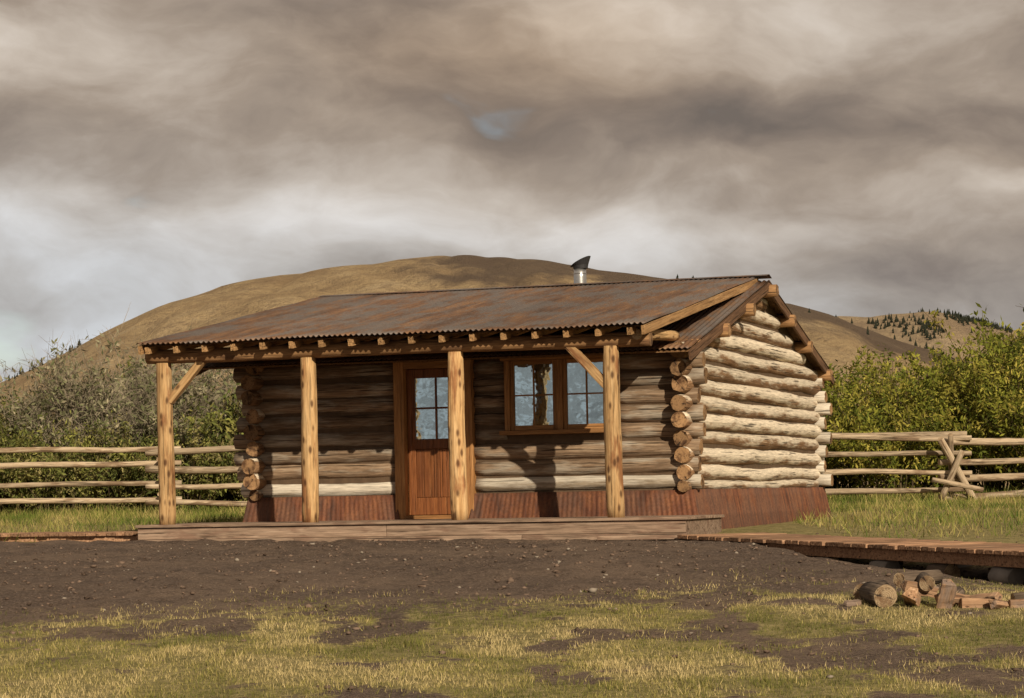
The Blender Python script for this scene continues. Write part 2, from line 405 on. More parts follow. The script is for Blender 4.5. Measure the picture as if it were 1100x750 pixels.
def hillmat(name,far=False):
    m,nt,b=newmat(name); g=nt.new('ShaderNodeNewGeometry'); P=g.outputs['Position']
    n1=nt.noise(nt.mapping(P,(1,.35,1)),.02,6,.65); n2=nt.noise(nt.mapping(P,(1,.4,1)),.10,5,.75)
    c=nt.ramp(n1,[(.3,(.28,.185,.092)),(.5,(.42,.30,.155)),(.7,(.53,.40,.23))])
    c=nt.mix(nt.mapr(n2,.44,.62,0,.6),c,(.24,.165,.09))
    n4=nt.noise(nt.mapping(P,(1,.5,1)),.35,4,.8)
    c=nt.mix(nt.mapr(n4,.54,.66,0,.5),c,(.11,.08,.045))
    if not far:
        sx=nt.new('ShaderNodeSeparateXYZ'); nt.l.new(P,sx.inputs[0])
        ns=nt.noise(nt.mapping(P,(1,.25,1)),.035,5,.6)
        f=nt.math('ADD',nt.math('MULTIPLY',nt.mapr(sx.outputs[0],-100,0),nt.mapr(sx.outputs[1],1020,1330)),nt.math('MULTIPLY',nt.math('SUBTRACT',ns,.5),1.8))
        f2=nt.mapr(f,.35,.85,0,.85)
        c=nt.mix(f2,c,(.085,.055,.036))  # dark crest band: cloud shadow and darker plant cover painted into the hill colour
    c=nt.mix(.05 if not far else .18,c,(.24,.24,.27))  # distance haze put into the base colour, stronger on the far hill
    nt.l.new(c,b.inputs['Base Color']); b.inputs['Roughness'].default_value=1
    nt.l.new(nt.bump(nt.math('ADD',n2,n4),.9,5.),b.inputs['Normal'])
    return m
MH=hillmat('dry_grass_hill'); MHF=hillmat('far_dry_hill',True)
prof=[(-1400,4),(-900,8),(-600,16),(-418,42),(-306,76),(-278,87),(-238,108.5),(-210,121),(-165,134),(-109,142),(-64,146.6),(-31,149),(8,146.5),(42,142),(75,135),(109,128.7),(142,122),(175,113),(198,106),(231,91),(308,67),(480,30),(900,10),(1500,5)]
prof=[(a,b_*.975) for a,b_ in prof]
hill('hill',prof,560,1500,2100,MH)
prof2=[(-900,30),(-200,60),(43,110),(217,155),(277,167),(329,164),(372,168),(397,170),(432,157),(474,149),(645,117),(1100,70),(2200,40)]
prof2=[(a,b_*.96) for a,b_ in prof2]
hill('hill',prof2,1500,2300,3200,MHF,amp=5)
def conifers(name,pts,hr):
    vs=[];fs=[];cs=[];k=0
    for (x,y,z) in pts:
        h=random.uniform(*hr); r=h*random.uniform(.26,.4); tiers=5; seg=7
        for t in range(tiers):
            zb=z+h*(.04+t*.17); zt=zb+h*.30; rr=r*(1-t*.17)
            for j in range(seg):
                a=2*math.pi*j/seg+t
                q=rr*random.uniform(.6,1.25)
                vs.append((x+q*math.cos(a),y+q*math.sin(a),zb-random.uniform(0,.05)*h))
                cs.append(np.array((.034,.038,.027))*random.uniform(.7,1.5))
            vs.append((x,y,zt)); cs.append((.034,.038,.027))
            for j in range(seg): fs.append((k+j,k+(j+1)%seg,k+seg))
            k+=seg+1
        for j in range(3): vs.append((x+.03*h*math.cos(j*2.1),y+.03*h*math.sin(j*2.1),z-1)); cs.append((.04,.03,.02))
        vs.append((x,y,z+h*.5)); cs.append((.04,.03,.02))
        for j in range(3): fs.append((k+j,k+(j+1)%3,k+3))
        k+=4
    mesh_np(name,vs,fs,cs,M_leaf)
def place(obj,cands):
    out=[]
    for x,y in cands:
        ok,loc,nn,ix=obj.ray_cast(Vector((x,y,900)),Vector((0,0,-1)))
        if ok: out.append((x,y,loc.z))
    return out
bpy.context.view_layer.update()
H1=bpy.data.objects['hill']; H2=bpy.data.objects['hill.001']
c1=[(random.gauss(-254,3),random.gauss(1470,12)) for _ in range(7)]+[(random.gauss(-277,7),random.gauss(1440,20)) for _ in range(11)]
c1+=[(random.gauss(118,9),1490+random.gauss(0,8)) for _ in range(26)]
c1+=[(random.uniform(150,300),random.uniform(1200,1490)) for _ in range(10)]
conifers('distant_pine_trees',place(H1,c1),(2.5,5))
c2=[]
for _ in range(900):
    x=random.uniform(250,520); t=(x-265)/250; yy=2270-(t*380)+random.gauss(0,60)
    if noise.noise((x*.03,yy*.012,0))>.08: c2.append((x,yy))
for _ in range(200): c2.append((random.gauss(424,20),2280+random.gauss(0,22)))
for _ in range(50): c2.append((random.uniform(240,480),random.uniform(1900,2280)))
conifers('distant_pine_trees',place(H2,c2),(2.5,6))

# ---------------------------------------------------------------- willow bushes
def bushmesh(name,h,spread,stems,leaves,pal,bare=False,seed=0):
    rs=np.random.default_rng(seed); V=[];F=[];C=[];k=0
    def tube(p,q,r0,r1,col):
        nonlocal k
        d=q-p; a=np.cross(d,[0.3,.9,.1]); a/=np.linalg.norm(a)+1e-9; b_=np.cross(d,a); b_/=np.linalg.norm(b_)+1e-9
        for c,r in((p,r0),(q,r1)):
            for j in range(3):
                t=j*2.094; V.append(c+(a*math.cos(t)+b_*math.sin(t))*r); C.append(col)
        for j in range(3): F.append((k+j,k+(j+1)%3,k+3+(j+1)%3,k+3+j))
        k+=6
    segs=[]
    for s in range(stems):
        az=rs.uniform(0,2*np.pi); out=spread*rs.uniform(.15,1)**.7; hh=h*(1-.45*(out/spread)**2)*rs.uniform(.62,1.05)
        p=np.array([math.cos(az),math.sin(az),0])*rs.uniform(0,.35)*spread; p[2]=-.05
        ns=7; prev=p; col=np.array((.30,.25,.19) if bare else (.12,.09,.055))*rs.uniform(.6,1.3)
        for i in range(1,ns+1):
            t=i/ns
            q=np.array([math.cos(az)*out*t**1.3+p[0]*(1-t*.3),math.sin(az)*out*t**1.3+p[1]*(1-t*.3),hh*(t**.85)])+rs.normal(0,.05*h*.25,3)
            tube(prev,q,.022*(1-t*.8)+.004,.022*(1-(t+.1)*.8)+.003,col)
            segs.append((prev,q,t))
            if t>.25:
                for b2 in range(4 if bare else 2):
                    dd=rs.normal(0,1,3); dd[2]=abs(dd[2])*.9+.3; dd/=np.linalg.norm(dd); L=h*rs.uniform(.08,.2)
                    e=q+dd*L; tube(q,e,.007,.003,col); segs.append((q,e,t))
                    if bare:
                        for b3 in range(3):
                            d3=dd+rs.normal(0,.5,3); e3=q+dd*L*rs.uniform(.3,1)+d3*L*.5; tube(e,e3,.004,.002,col*1.2)
            prev=q
    nv=len(V)
    wgt=np.array([.25+ (s[2])**1.0 for s in segs]); wgt*=rs.uniform(.2,1.8,len(segs)); wgt/=wgt.sum()
    pick=rs.choice(len(segs),leaves,p=wgt); pal=np.array(pal)
    A=np.array([s[0] for s in segs])[pick]; B=np.array([s[1] for s in segs])[pick]; t=rs.uniform(0,1,(leaves,1))
    tone=rs.integers(0,len(pal),len(segs))[pick]; tb=rs.uniform(.65,1.3,len(segs))[pick]
    ctr=A+(B-A)*t+rs.normal(0,.075,(leaves,3))
    ctr[:,2]=np.abs(ctr[:,2])
    d=rs.normal(0,1,(leaves,3)); d[:,2]+=.6; d/=np.linalg.norm(d,axis=1)[:,None]
    s=np.cross(d,rs.normal(0,1,(leaves,3))); s/=np.linalg.norm(s,axis=1)[:,None]
    L=rs.uniform(.045,.085,(leaves,1)); W=L*.34
    lv=np.stack([ctr-d*L,ctr+s*W,ctr+d*L,ctr-s*W],1).reshape(-1,3)
    lc=pal[tone]*(tb*rs.uniform(.75,1.2,leaves))[:,None]
    lf=np.arange(leaves*4).reshape(-1,4)+nv
    return mesh_np(name,np.vstack([np.array(V),lv]),np.vstack([np.array(F),lf]),np.vstack([np.array(C),np.repeat(lc,4,0)]),M_leaf,make=False)
gr=[(.15,.165,.028),(.22,.225,.038),(.30,.28,.055),(.37,.315,.07),(.11,.13,.026)]
ol=[(.15,.165,.048),(.22,.225,.06),(.29,.27,.09),(.11,.13,.04),(.27,.235,.10)]
gy=[(.27,.25,.16),(.22,.22,.12),(.34,.30,.20),(.17,.18,.09)]
B_g=[bushmesh('willow',3.2,1.9,46,12000,gr,seed=1),bushmesh('willow',3.4,2.1,50,13000,gr,seed=2),bushmesh('willow',2.4,1.8,44,10000,gr,seed=3)]
B_o=[bushmesh('willow_o',2.6,2.0,46,10000,ol,seed=4),bushmesh('willow_o',2.1,1.8,40,9000,ol,seed=5)]
B_b=[bushmesh('bare',3.6,2.2,52,6500,gy,True,seed=6),bushmesh('bare',2.6,1.9,44,5000,gy,True,seed=8)]
def bush(me,x,y,s,nm='willow_bush',sz=None):
    o=bpy.data.objects.new(nm,me); o.location=(x,y,gz(x,y)-.03); o.rotation_euler=(0,0,random.uniform(0,6.28)); o.scale=(s,s,(sz or s)); link(o)
for (i,x,y,s) in [(0,7.2,57.5,.88),(2,8.6,56,1.05),(1,9.6,58,.95),(0,10.9,57,1.02),(1,12.6,58,1.2),(2,12.0,55.5,1.15),(0,14.4,57.5,1.25),(1,16.5,59,1.2),(2,6.1,56.5,.9),(0,8.2,61,1.08),(1,10.6,62,1.1),(0,12.8,63,1.4),(1,15.5,64,1.5),(0,5.2,60,.95),(1,19,60,1.3),(2,3.6,58,1.0)]:
    bush(B_g[i],x,y,s)
for (l,i,x,y,s) in [(B_o,0,-12.3,56.5,1.0),(B_o,1,-11.0,54,1.0),(B_o,0,-8.6,53.6,.72),(B_g,2,-13.2,58,.95),(B_o,1,-7.1,54,1.0),(B_o,0,-5.8,55.5,1.2),(B_o,1,-9.6,53.6,.85),(B_g,2,-12.0,60,1.05),(B_o,0,-4.3,57,1.15),(B_o,0,-7.6,60,1.3),(B_g,2,-14.8,61,1.0),(B_o,0,-16.5,58,1.2),(B_o,1,-2.5,58,1.2),(B_o,0,-.3,59,1.),(B_o,1,1.7,58,1.),(B_o,1,-12.6,53.5,.8),(B_o,0,-10.2,59,1.2)]:
    bush(l[i],x,y,s)
bush(B_b[0],-8.6,55.8,1.12,'grey_willow_bush'); bush(B_b[1],-7.4,55.2,1.25,'grey_willow_bush'); bush(B_b[1],-9.9,56.4,1.2,'grey_willow_bush'); bush(B_b[1],-6.3,57.0,1.3,'grey_willow_bush'); bush(B_b[0],-9.2,58.5,1.0,'grey_willow_bush')

# ---------------------------------------------------------------- cabin
cab=empty('log_cabin',(1.321,32.1,0),R(-18.7))
YF=1.9; YB=10.3; XR=.457; XL=-5.84; YM=6.1
for px in (0,-2.125,-4.245,-6.37):
    log('porch_post',(px,0,.30),(px,0,2.505),.118,.104,cab,M_post,E_pale,seg=20,lump=.10,wob=.016)
log('porch_beam',(-6.62,0,2.60),(.52,0,2.585),.098,.095,cab,M_beam,E_side,wob=.01,lump=.05)
timber('knee_brace',(-6.30,0,1.98),(-5.80,0,2.52),.10,.10,cab,M_post)
timber('knee_brace',(-.08,0,2.0),(-.58,0,2.53),.10,.11,cab,M_post)
for i in range(14):
    y0=-.2+i*.142; box('deck_board',-6.76+random.uniform(-.006,.006),1.0,y0,y0+.136,.262,.30,cab,M_deck,.004)
for i,(xa,xb) in enumerate([(-6.74,-3.1),(-3.096,.97)]): box('deck_rim',xa,xb,-.165,-.12,.10,.259,cab,M_deck)
for i,(xa,xb) in enumerate([(-6.72,-4.4),(-4.395,-1.2),(-1.195,1.0)]): box('deck_sill',xa,xb,-.23,-.10,-.12,.097,cab,M_deck)
box('deck_side_rim',.92,.965,-.117,1.75,.02,.259,cab,M_deck)
box('deck_side_rim',-6.74,-6.69,-.117,1.75,.02,.259,cab,M_deck)
box('deck_step',-.1,1.25,-.5,-.24,.02,.075,cab,M_deck)
def course(a,b,cuts):
    segs=[(a,b)]
    for c0,c1 in cuts:
        o=[]
        for s0,s1 in segs:
            if c1<=s0 or c0>=s1: o.append((s0,s1))
            else:
                if c0>s0: o.append((s0,c0))
                if c1<s1: o.append((c1,s1))
        segs=o
    return segs
DX0,DX1=-3.70,-2.54; WX0,WX1=-2.07,-.49; WZ0,WZ1=1.50,2.46
for k_ in range(8):
    z=.748+.235*k_; cuts=[(DX0,DX1)]
    if z+.09>WZ0: cuts.append((WX0,WX1))
    for wall,yy in (('f',YF),('b',YB)):
        a=XL-random.uniform(.18,.36); b_=XR+random.uniform(.17,.30)
        for s0,s1 in course(a,b_,cuts if wall=='f' else []):
            m=M_frontpale if (k_==0 or wall=='b') else M_front
            r=random.uniform(.106,.120)
            log('wall_log',(s0,yy+random.uniform(-.012,.012),z),(s1,yy,z+random.uniform(-.012,.012)),r,r*random.uniform(.90,1.02),cab,m,E_side,jag=.02,lump=.09,wob=.014)
log('plate_log',(XL-.5,YF,2.585),(XR+.22,YF,2.585),.085,.08,cab,M_beam,E_side)
log('plate_log',(XL-.5,YB,2.585),(XR+.22,YB,2.585),.085,.08,cab,M_beam,E_side)
for X0 in (XR,XL):
    log('wall_log',(X0,YF-.2,.69),(X0,YB+.2,.69),.085,.08,cab,M_side,E_side)
    for k_ in range(8):
        z=.865+.235*k_; r=random.uniform(.110,.125)
        log('wall_log',(X0+random.uniform(-.012,.012),YF-random.uniform(.17,.40),z),(X0+random.uniform(-.015,.015),YB+random.uniform(.12,.3),z+random.uniform(-.015,.015)),r,r*random.uniform(.86,1.0),cab,M_side,E_side,jag=.04,lump=.11,wob=.020)
    for z in (2.745,2.98,3.215,3.45):
        hl=(3.66-(z+.08))/.262
        log('gable_log',(X0,YM-hl,z),(X0,YM+hl,z),.116,.108,cab,M_side,E_side,lump=.10,wob=.016)
T=.05
for (x0,x1,z0,z1) in [(XL,DX0+.02,.4,2.62),(DX1-.02,XR,.4,WZ0),(DX1-.02,WX0,WZ0,WZ1),(WX1,XR,WZ0,WZ1),(DX1-.02,XR,WZ1,2.62),(DX0+.02,DX1-.02,2.46,2.62)]:
    box('chinking_panel',x0,x1,YF-T,YF+T,z0,z1,cab,M_chink,0)
box('chinking_panel',XL,XR,YB-T,YB+T,.4,2.62,cab,M_chink,0)
for X0 in(XR,XL):
    vs=[];
    for xx in(X0-.04,X0+.04):
        vs+=[(xx,YF+.06,.4),(xx,YB-.06,.4),(xx,YB-.06,2.62),(xx,YM,3.68),(xx,YF+.06,2.62)]
    fs=[(0,4,3,2,1),(5,6,7,8,9)]+[(i,(i+1)%5,(i+1)%5+5,i+5) for i in range(5)]
    mesh_py('chinking_gable',vs,fs,[M_chink],cab)
box('floor',XL+.05,XR-.05,YF+.06,YB-.06,.30,.345,cab,M_inside,0)
def skirt(a,b_,outv):
    a=Vector(a); b_=Vector(b_); o=Vector(outv)
    W=(b_-a).length; cols=int(W/.068*6); vs=[];fs=[]; rows=6
    for i in range(rows+1):
        t=i/rows
        for j in range(cols+1):
            s=j/cols; p=a+(b_-a)*s+o*(.13+.13*t+.0045*math.sin(2*math.pi*W*s/.068))
            p+=(b_-a).normalized()*( (s-.5)*2*.14*t)
            vs.append((p.x,p.y,.645-.70*t+.012*noise.noise((s*W*.9,t,2))))
    for i in range(rows):
        for j in range(cols):
            q=i*(cols+1)+j; fs.append((q,q+1,q+cols+2,q+cols+1))
    oo=mesh_np('rusted_skirt',vs,fs,mat=M_skirt,parent=cab,smooth=True)
    m=oo.modifiers.new('g','SOLIDIFY'); m.thickness=.003
e=.13
skirt((XL-e,YF,0),(DX0,YF,0),(0,-1,0)); skirt((DX1,YF,0),(XR+e,YF,0),(0,-1,0))
skirt((XR,YF-e,0),(XR,YB+e,0),(1,0,0)); skirt((XL,YF-e,0),(XL,YB+e,0),(-1,0,0)); skirt((XL-e,YB,0),(XR+e,YB,0),(0,1,0))
yf=YF-.13
box('door_jamb',DX0,DX0+.15,yf-.045,YF+.12,.30,2.50,cab,M_trimz)
box('door_jamb',DX1-.15,DX1,yf-.045,YF+.12,.30,2.50,cab,M_trimz)
box('door_head',DX0+.152,DX1-.152,yf-.04,YF+.12,2.40,2.50,cab,M_trim)
box('door_threshold',DX0+.152,DX1-.152,yf-.06,YF+.12,.301,.355,cab,M_trim)
dx0,dx1=DX0+.155,DX1-.155; y0=YF-.05; y1=YF
box('door_stile',dx0,dx0+.115,y0,y1,.36,2.395,cab,M_door); box('door_stile',dx1-.115,dx1,y0,y1,.36,2.395,cab,M_door)
for z0,z1 in((.36,.60),(1.28,1.42),(2.27,2.395)): box('door_rail',dx0+.116,dx1-.116,y0+.002,y1-.002,z0,z1,cab,M_door)
xm=(dx0+dx1)/2
box('door_mullion',xm-.04,xm+.04,y0+.002,y1-.002,.601,1.279,cab,M_door)
box('door_panel',dx0+.117,xm-.041,y0+.018,y1-.01,.602,1.278,cab,M_door,.01); box('door_panel',xm+.041,dx1-.117,y0+.018,y1-.01,.602,1.278,cab,M_door,.01)
box('door_muntin',xm-.014,xm+.014,y0+.006,y1-.006,1.421,2.269,cab,M_door)
for (a,b_) in((dx0+.117,xm-.015),(xm+.015,dx1-.117)): box('door_muntin',a,b_,y0+.006,y1-.006,1.835,1.863,cab,M_door,.003)
box('door_glass',dx0+.11,dx1-.11,y0+.024,y0+.029,1.41,2.28,cab,M_glass,0)
kb=box('door_handle_plate',dx1-.08,dx1-.045,y0-.008,y0-.001,1.18,1.40,cab,M_iron,.003)
log('door_knob',(dx1-.062,y0-.06,1.28),(dx1-.062,y0-.009,1.28),.024,.014,cab,M_iron,seg=12,wob=0,lump=0)
box('window_jamb',WX0,WX0+.075,yf-.03,YF+.12,WZ0,WZ1,cab,M_trimz); box('window_jamb',WX1-.075,WX1,yf-.03,YF+.12,WZ0,WZ1,cab,M_trimz)
box('window_head',WX0-.05,WX1+.05,yf-.045,YF+.12,WZ1+.002,WZ1+.085,cab,M_trim)
box('window_sill',WX0-.07,WX1+.07,yf-.075,YF+.12,WZ0-.06,WZ0-.002,cab,M_trim)
wm=(WX0+WX1)/2
box('window_mullion',wm-.045,wm+.045,yf-.02,YF+.1,WZ0,WZ1-.001,cab,M_trimz)
for a,b_ in((WX0+.077,wm-.047),(wm+.047,WX1-.077)):
    z0,z1=WZ0+.002,WZ1-.002; ya,yb_=yf+.01,yf+.06; w=.055
    box('sash_stile',a,a+w,ya,yb_,z0,z1,cab,M_trimz,.004); box('sash_stile',b_-w,b_,ya,yb_,z0,z1,cab,M_trimz,.004)
    box('sash_rail',a+w+.001,b_-w-.001,ya,yb_,z0,z0+w+.01,cab,M_trim,.004); box('sash_rail',a+w+.001,b_-w-.001,ya,yb_,z1-w,z1,cab,M_trim,.004)
    m_=(a+b_)/2; zm=(z0+z1)/2
    box('muntin',m_-.011,m_+.011,ya+.01,yb_-.01,z0+w+.011,z1-w-.001,cab,M_trimz,.003)
    box('muntin',a+w+.001,m_-.012,ya+.01,yb_-.01,zm-.011,zm+.011,cab,M_trim,.003); box('muntin',m_+.012,b_-w-.001,ya+.01,yb_-.01,zm-.011,zm+.011,cab,M_trim,.003)
    box('window_glass',a+w-.01,b_-w+.01,ya+.024,ya+.028,z0+w,z1-w+.01,cab,M_glass,0)
ZR=3.77; SL=.262; hx0,hx1=-6.62,.70
def mz(y): return ZR-SL*abs(y-YM)
corrug('main_roof_sheet',(hx0,YM,ZR),(hx1,YM,ZR),(hx0,1.32,mz(1.32)),cab,M_roof,rows=10,sag=.01)
corrug('main_roof_sheet',(hx0,YM,ZR),(hx1,YM,ZR),(hx0,10.85,mz(10.85)),cab,M_roof,rows=10,sag=.01)
for ya in (1.36,10.8):
    vs=[(x,y,z) for x in(hx0+.03,hx1-.03) for (y,z) in((YM,ZR-.03),(ya,mz(ya)-.03),(ya,mz(ya)-.055),(YM,ZR-.055))]
    fs=[(0,1,2,3),(7,6,5,4)]+[(i,(i+1)%4+0,(i+1)%4+4,i+4) for i in range(4)]
    mesh_py('roof_sheathing',vs,fs,[M_soffit],cab)
for hx in (hx1-.012,hx0+.012):
    timber('rake_board',(hx,YM,ZR-.095),(hx,10.86,mz(10.86)-.095),.035,.13,cab,M_rake)
    timber('rake_board',(hx,YM-.01,ZR-.095),(hx,1.30,mz(1.30)-.095),.035,.13,cab,M_rake)
for oy in (0,-1.5,-2.9,1.4,2.75,4.2):
    yy=YM+oy
    log('purlin',(XL-.6,yy,mz(yy)-.155),(XR+random.uniform(.30,.36),yy,mz(yy)-.155),.088,.098,cab,M_beam,E_side,jag=.02)
PZ0=2.755; PS=(3.84-2.755)/(YM+.35); rx0,rx1=-6.60,.54
def pz(y): return PZ0+PS*(y+.35)
corrug('porch_roof_sheet',(rx0,YM+.02,pz(YM+.02)),(rx1,YM+.02,pz(YM+.02)),(rx0,-.37,pz(-.37)),cab,M_roof,rows=14,amp=.014,sag=.02)
vs=[(x,y,z) for x in(rx0+.03,rx1-.04) for (y,z) in((YM,pz(YM)-.03),(-.24,pz(-.24)-.03),(-.24,pz(-.24)-.05),(YM,pz(YM)-.05))]
mesh_py('porch_sheathing',vs,[(0,1,2,3),(7,6,5,4)]+[(i,(i+1)%4,(i+1)%4+4,i+4) for i in range(4)],[M_soffit],cab)
x=rx0+.12
while x<rx1-.1:
    timber('rafter',(x,-.30,pz(-.30)-.10),(x,YM-.1 if x>.2 else 3.6,pz(YM-.1 if x>.2 else 3.6)-.10),.07,.095,cab,M_rakel); x+=.425
timber('porch_rake_timber',(rx1-.03,-.34,pz(-.34)-.085),(rx1-.03,YM,pz(YM)-.085),.05,.12,cab,M_rakel)
timber('porch_rake_timber',(rx0+.03,-.34,pz(-.34)-.085),(rx0+.03,YM,pz(YM)-.085),.05,.12,cab,M_rakel)
log('porch_side_log',(.36,-.12,2.64),(.36,1.8,2.70),.075,.07,cab,M_post,E_pale)
for sgn in(-1,1):
    s_=PS if sgn<0 else SL
    mesh_py('ridge_cap',[(rx0,YM,3.865),(hx1,YM,3.865),(hx1,YM+sgn*.18,3.862-s_*.18),(rx0,YM+sgn*.18,3.862-s_*.18)],[(0,1,2,3)],[M_roof],cab)
fx,fy=-2.48,6.75
log('flue_pipe',(fx,fy,3.45),(fx,fy,4.16),.10,.10,cab,M_steel,M_cap,seg=24,wob=0,lump=0)
for zc in(3.90,4.06): log('flue_collar',(fx,fy,zc),(fx,fy,zc+.018),.106,.106,cab,M_steel,seg=24,wob=0,lump=0)
cp=empty('flue_cap'); cp.parent=cab; cp.location=(fx,fy,4.15)
vs=[];fs=[];S=24
for (rr,zb,tl) in [(.115,0,0),(.125,.05,.10),(.165,.11,.50),(.15,.12,.50),(.02,.10,.50)]:
    for j in range(S):
        a=2*math.pi*j/S; vs.append((rr*math.cos(a)+.01,rr*math.sin(a)*.9,zb+tl*rr*math.cos(a)))
for i in range(4):
    for j in range(S): fs.append((i*S+j,i*S+(j+1)%S,(i+1)*S+(j+1)%S,(i+1)*S+j))
fs.append(tuple(4*S+j for j in range(S)))
mesh_py('hood',vs,fs,[M_cap],cp)

# ---------------------------------------------------------------- boardwalks
def boardwalk(p0,p1,width,step=.148):
    e=empty('boardwalk',p0); p0=Vector(p0); p1=Vector(p1); d=p1-p0; L=d.length; e.rotation_mode='QUATERNION'; e.rotation_quaternion=d.to_track_quat('X','Z')
    n=int(L/step)
    for i in range(n):
        w=random.uniform(-.03,.02)
        b_=box('plank',i*step,i*step+step-.014,w,width+random.uniform(-.012,.012),-.045,random.uniform(-.005,.005),e,M_walk,.004)
    box('stringer',0,L,.06,.10,-.17,-.047,e,M_walk); box('stringer',0,L,width-.10,width-.06,-.17,-.047,e,M_walk)
    return e,L
bw,L=boardwalk((2.05,31.25,.075),(6.3,21.7,-.08),1.25)
q=1.0
while q<L:
    for yy in(.12,1.1):
        kx=q+random.uniform(-.1,.1); st=random.random()<.5
        lg=log('support_block',(kx-.15,yy,-.27),(kx+.17,yy+.03,-.27),.10,.11,bw,M_stone if st else M_bark,M_stone if st else E_pale,lump=.3 if st else .08)
    q+=1.15
c_,s_=math.cos(R(-18.7)),math.sin(R(-18.7))
def loc2w(x,y): return (1.321+c_*x-s_*y, 32.1+s_*x+c_*y)
a=loc2w(-14,.05); b_=loc2w(-6.8,.05)
boardwalk((a[0],a[1],.22),(b_[0],b_[1],.20),1.2)

# ---------------------------------------------------------------- fences
def rail(par,xa,ya,xb,yb,h,r=.066):
    log('rail',(xa,ya,gz(xa,ya)+h+random.uniform(-.03,.03)),(xb,yb,gz(xb,yb)+h+random.uniform(-.03,.03)),r*random.uniform(.8,1.2),r*random.uniform(.65,1.0),par,M_fence,E_pale,seg=10,wob=.05,lump=.14)
HS=(.24,.58,.92,1.27)
fl=empty('log_rail_fence')
nodes=[(-20.5,50.6),(-13.6,49.6),(-7.0,50.3),(-.6,49.6)]
for n_,((xa,ya),(xb,yb)) in enumerate(zip(nodes,nodes[1:])):
    for h in HS: rail(fl,xa-.35,ya+(.07 if n_%2 else -.07),xb+.35,yb+(.07 if n_%2 else -.07),h+(.06 if n_%2 else -.02))
for (xa,ya) in nodes:
    for h in (.08,.40,.75,1.1):
        log('spacer',(xa-.05,ya-.28,gz(xa,ya)+h),(xa+.05,ya+.28,gz(xa,ya)+h),.045,.045,fl,M_fence,E_pale,seg=8)
fr=empty('log_rail_fence')
nodes=[(-.4,49.9),(4.6,49.9),(8.75,49.4),(14.6,51.2),(20,50.2)]
for n_,((xa,ya),(xb,yb)) in enumerate(zip(nodes,nodes[1:])):
    for i_,h in enumerate(HS): 
        hh=h-(.13 if n_==2 else 0)
        rail(fr,xa-.3,ya,xb+.35,yb+.0,hh)
        if i_==3: rail(fr,xa-.2,ya+.22,xb+.3,yb+.22,hh+.05)
for (xa,ya) in nodes[1:]:
    g=gz(xa,ya)
    log('buck_leg',(xa-.32,ya-.30,g+1.22),(xa+.42,ya+.12,g-.05),.07,.075,fr,M_fence,E_pale,seg=10)
    log('buck_leg',(xa-.30,ya-.18,g+.05),(xa+.12,ya-.30,g+.98),.065,.06,fr,M_fence,E_pale,seg=10)
    log('buck_leg',(xa+.05,ya+.62,g-.05),(xa-.1,ya-.25,g+1.3),.06,.055,fr,M_fence,E_pale,seg=10)
    log('buck_bar',(xa-.5,ya-.33,g+.42),(xa+.5,ya-.33,g+.20),.05,.05,fr,M_fence,E_pale,seg=10)

# ---------------------------------------------------------------- firewood
fw=empty('firewood_pile')
def wedge(x,y,z,L,s,rz,tilt,roll):
    vs=[];pr=[(0,0),(s,.05*s),(s*.75,s*.75),(.2*s,s*.85)]
    n=6
    for i in range(n+1):
        for (a_,b2) in pr:
            vs.append((L*(i/n-.5),(a_-s/2)*(1+.14*random.uniform(-1,1)),(b2-s*.4)*(1+.14*random.uniform(-1,1))))
    fs=[(3,2,1,0),tuple(n*4+i for i in range(4))]
    for i in range(n):
        for j in range(4): fs.append((i*4+j,i*4+(j+1)%4,i*4+4+(j+1)%4,i*4+4+j))
    o=mesh_py('split_log',vs,fs,[M_split],fw); o.location=(x,y,z); o.rotation_euler=(roll,tilt,rz)
    m=o.modifiers.new('b','BEVEL'); m.width=.006; m.segments=2
def gl_(x,y,r): return gz(x,y)+r*.85
for (x,y,r,L,az) in [(3.10,20.9,.105,.42,100),(2.98,21.35,.085,.45,60),(3.50,21.15,.07,.4,85),(4.25,21.3,.055,.4,10),(3.30,21.4,.07,.5,40),(3.75,21.3,.06,.4,75)]:
    a=R(az); z=gl_(x,y,r)+(.12 if r==.07 else 0)
    log('round_log',(x,y,z),(x+L*math.cos(a),y+L*math.sin(a),z+.02),r,r*.95,fw,M_bark,E_pale,seg=18,jag=.01)
for (x,y,dz,L,s,rz,ti,ro) in [(3.34,20.95,.08,.30,.13,1.3,.3,.4),(3.60,20.9,.10,.27,.14,1.9,1.1,.2),(3.70,21.05,.06,.34,.12,.6,.1,.9),(3.88,20.95,.04,.30,.10,.2,.05,.2),(4.06,20.9,.04,.26,.09,.9,.1,1.2),(4.27,20.95,.04,.25,.09,.1,0,.3),(4.45,21.1,.05,.30,.11,1.2,.2,.6),(3.45,21.25,.13,.32,.11,.4,.2,.4),(4.65,20.9,.04,.30,.10,.3,.1,.5),(2.84,21.0,.03,.18,.06,.7,0,.2),(3.98,21.15,.06,.3,.11,2.3,.1,.7)]:
    wedge(x,y,gz(x,y)+dz,L,s,rz,ti,ro)

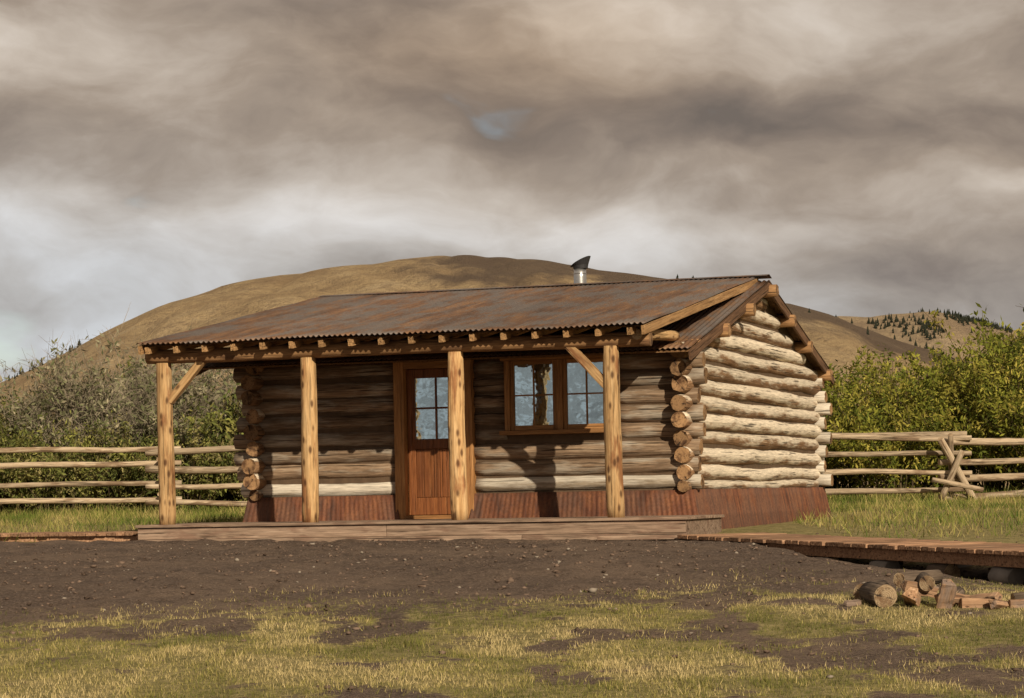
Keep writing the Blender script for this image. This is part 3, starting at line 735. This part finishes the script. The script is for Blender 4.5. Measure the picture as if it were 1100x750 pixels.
# ---------------------------------------------------------------- light & sky
el=R(27); S=Vector((.36*math.cos(el),-.933*math.cos(el),math.sin(el))).normalized()
sun=bpy.data.lights.new('sun','SUN'); sun.energy=5.0; sun.angle=R(.5); sun.color=(1,.86,.65)
so=bpy.data.objects.new('sun',sun); so.rotation_mode='QUATERNION'; so.rotation_quaternion=(-S).to_track_quat('-Z','Y'); so.location=(20,-40,40); link(so)
w=bpy.data.worlds.new('World'); scene.world=w; w.use_nodes=True; nt=NT(w)
bg=nt.n['Background']; out=nt.n['World Output']
sky=nt.new('ShaderNodeTexSky'); sky.sky_type='NISHITA'; sky.sun_disc=False; sky.sun_elevation=el; sky.sun_rotation=math.atan2(S.x,S.y)
nt.l.new(sky.outputs[0],bg.inputs[0]); bg.inputs[1].default_value=.11
tc=nt.new('ShaderNodeTexCoord'); D=tc.outputs['Generated']
wn=nt.new('ShaderNodeTexNoise'); nt.put(wn.inputs['Vector'],nt.mapping(D,(1,1,1.8))); wn.inputs['Scale'].default_value=12; wn.inputs['Detail'].default_value=4; wn.inputs['Roughness'].default_value=.45
wv=nt.new('ShaderNodeVectorMath',operation='MULTIPLY_ADD'); nt.l.new(wn.outputs['Color'],wv.inputs[0]); wv.inputs[1].default_value=(.07,.07,.04); nt.l.new(D,wv.inputs[2])
sb=nt.new('ShaderNodeVectorMath',operation='SUBTRACT'); nt.l.new(wv.outputs[0],sb.inputs[0]); sb.inputs[1].default_value=(.035,.035,.02)
DW=sb.outputs[0]
def blob(cx,cz,rx,rz,k=1.0):
    mp=nt.mapping(DW,(1/rx,0,1/rz),(-cx/rx,0,-cz/rz)); ln=nt.new('ShaderNodeVectorMath',operation='LENGTH'); nt.l.new(mp,ln.inputs[0])
    return nt.math('MULTIPLY',nt.mapr(ln.outputs['Value'],0,1.0,1,0),k)
n1=nt.noise(nt.mapping(DW,(1,1,2.6)),9,5,.48); n2=nt.noise(nt.mapping(DW,(1,1,2.0)),36,5,.6)
v=nt.math('ADD',nt.math('ADD',nt.math('MULTIPLY',n1,.75),nt.math('MULTIPLY',n2,.24)),.055)
def add(x): 
    global v
    v=nt.math('ADD',v,x)
add(blob(-.08,.108,.20,.036,.30)); add(blob(-.19,.075,.13,.06,.24)); add(blob(.12,.192,.16,.035,.15)); add(blob(.09,.100,.12,.022,.18))
add(blob(-.17,.175,.10,.035,.09)); add(blob(.12,.143,.19,.024,-.16)); add(blob(.0,.175,.10,.03,-.05)); add(blob(.19,.095,.08,.022,-.07)); add(blob(-.21,.198,.06,.02,-.09)); add(blob(.205,.118,.06,.010,.10))
cc=nt.ramp(v,[(.30,(.155,.137,.127)),(.44,(.235,.200,.176)),(.56,(.335,.288,.248)),(.72,(.51,.465,.42)),(.95,(.76,.735,.71))])
sz=nt.new('ShaderNodeSeparateXYZ'); nt.l.new(DW,sz.inputs[0])
zz=nt.math('ADD',sz.outputs[2],nt.math('MULTIPLY',sz.outputs[0],.10))
cool=nt.mapr(zz,.05,.15,1,0)
lum=nt.mix(nt.math('MULTIPLY',cool,.9),(1.05,.99,.92),(.90,1.0,1.12))
brown=blob(.0,.175,.14,.045,.85)
lum=nt.mix(brown,lum,(1.12,.97,.81))
cc=nt.mix(1.0,cc,lum,'MULTIPLY')
b2=nt.new('ShaderNodeBackground'); nt.l.new(cc,b2.inputs[0]); b2.inputs[1].default_value=1.06
cov=nt.mapr(nt.math('ADD',n1,blob(-.22,.062,.06,.030,-.30)),.20,.36,.25,1)
mx=nt.new('ShaderNodeMixShader'); nt.l.new(cov,mx.inputs[0]); nt.l.new(bg.outputs[0],mx.inputs[1]); nt.l.new(b2.outputs[0],mx.inputs[2]); nt.l.new(mx.outputs[0],out.inputs[0])

# ---------------------------------------------------------------- camera
cam=bpy.data.cameras.new('camera'); cam.sensor_width=36; cam.lens=2685/1100*36; cam.shift_y=156/1100; cam.clip_end=20000; cam.clip_start=.5
co=bpy.data.objects.new('camera',cam); co.location=(0,0,.625)
co.rotation_mode='QUATERNION'
co.rotation_quaternion=Quaternion((0,1,0),R(1.1)) @ Quaternion((1,0,0),R(90))
link(co); scene.camera=co
scene.view_settings.view_transform='Standard'; scene.view_settings.look='None'; scene.view_settings.exposure=0
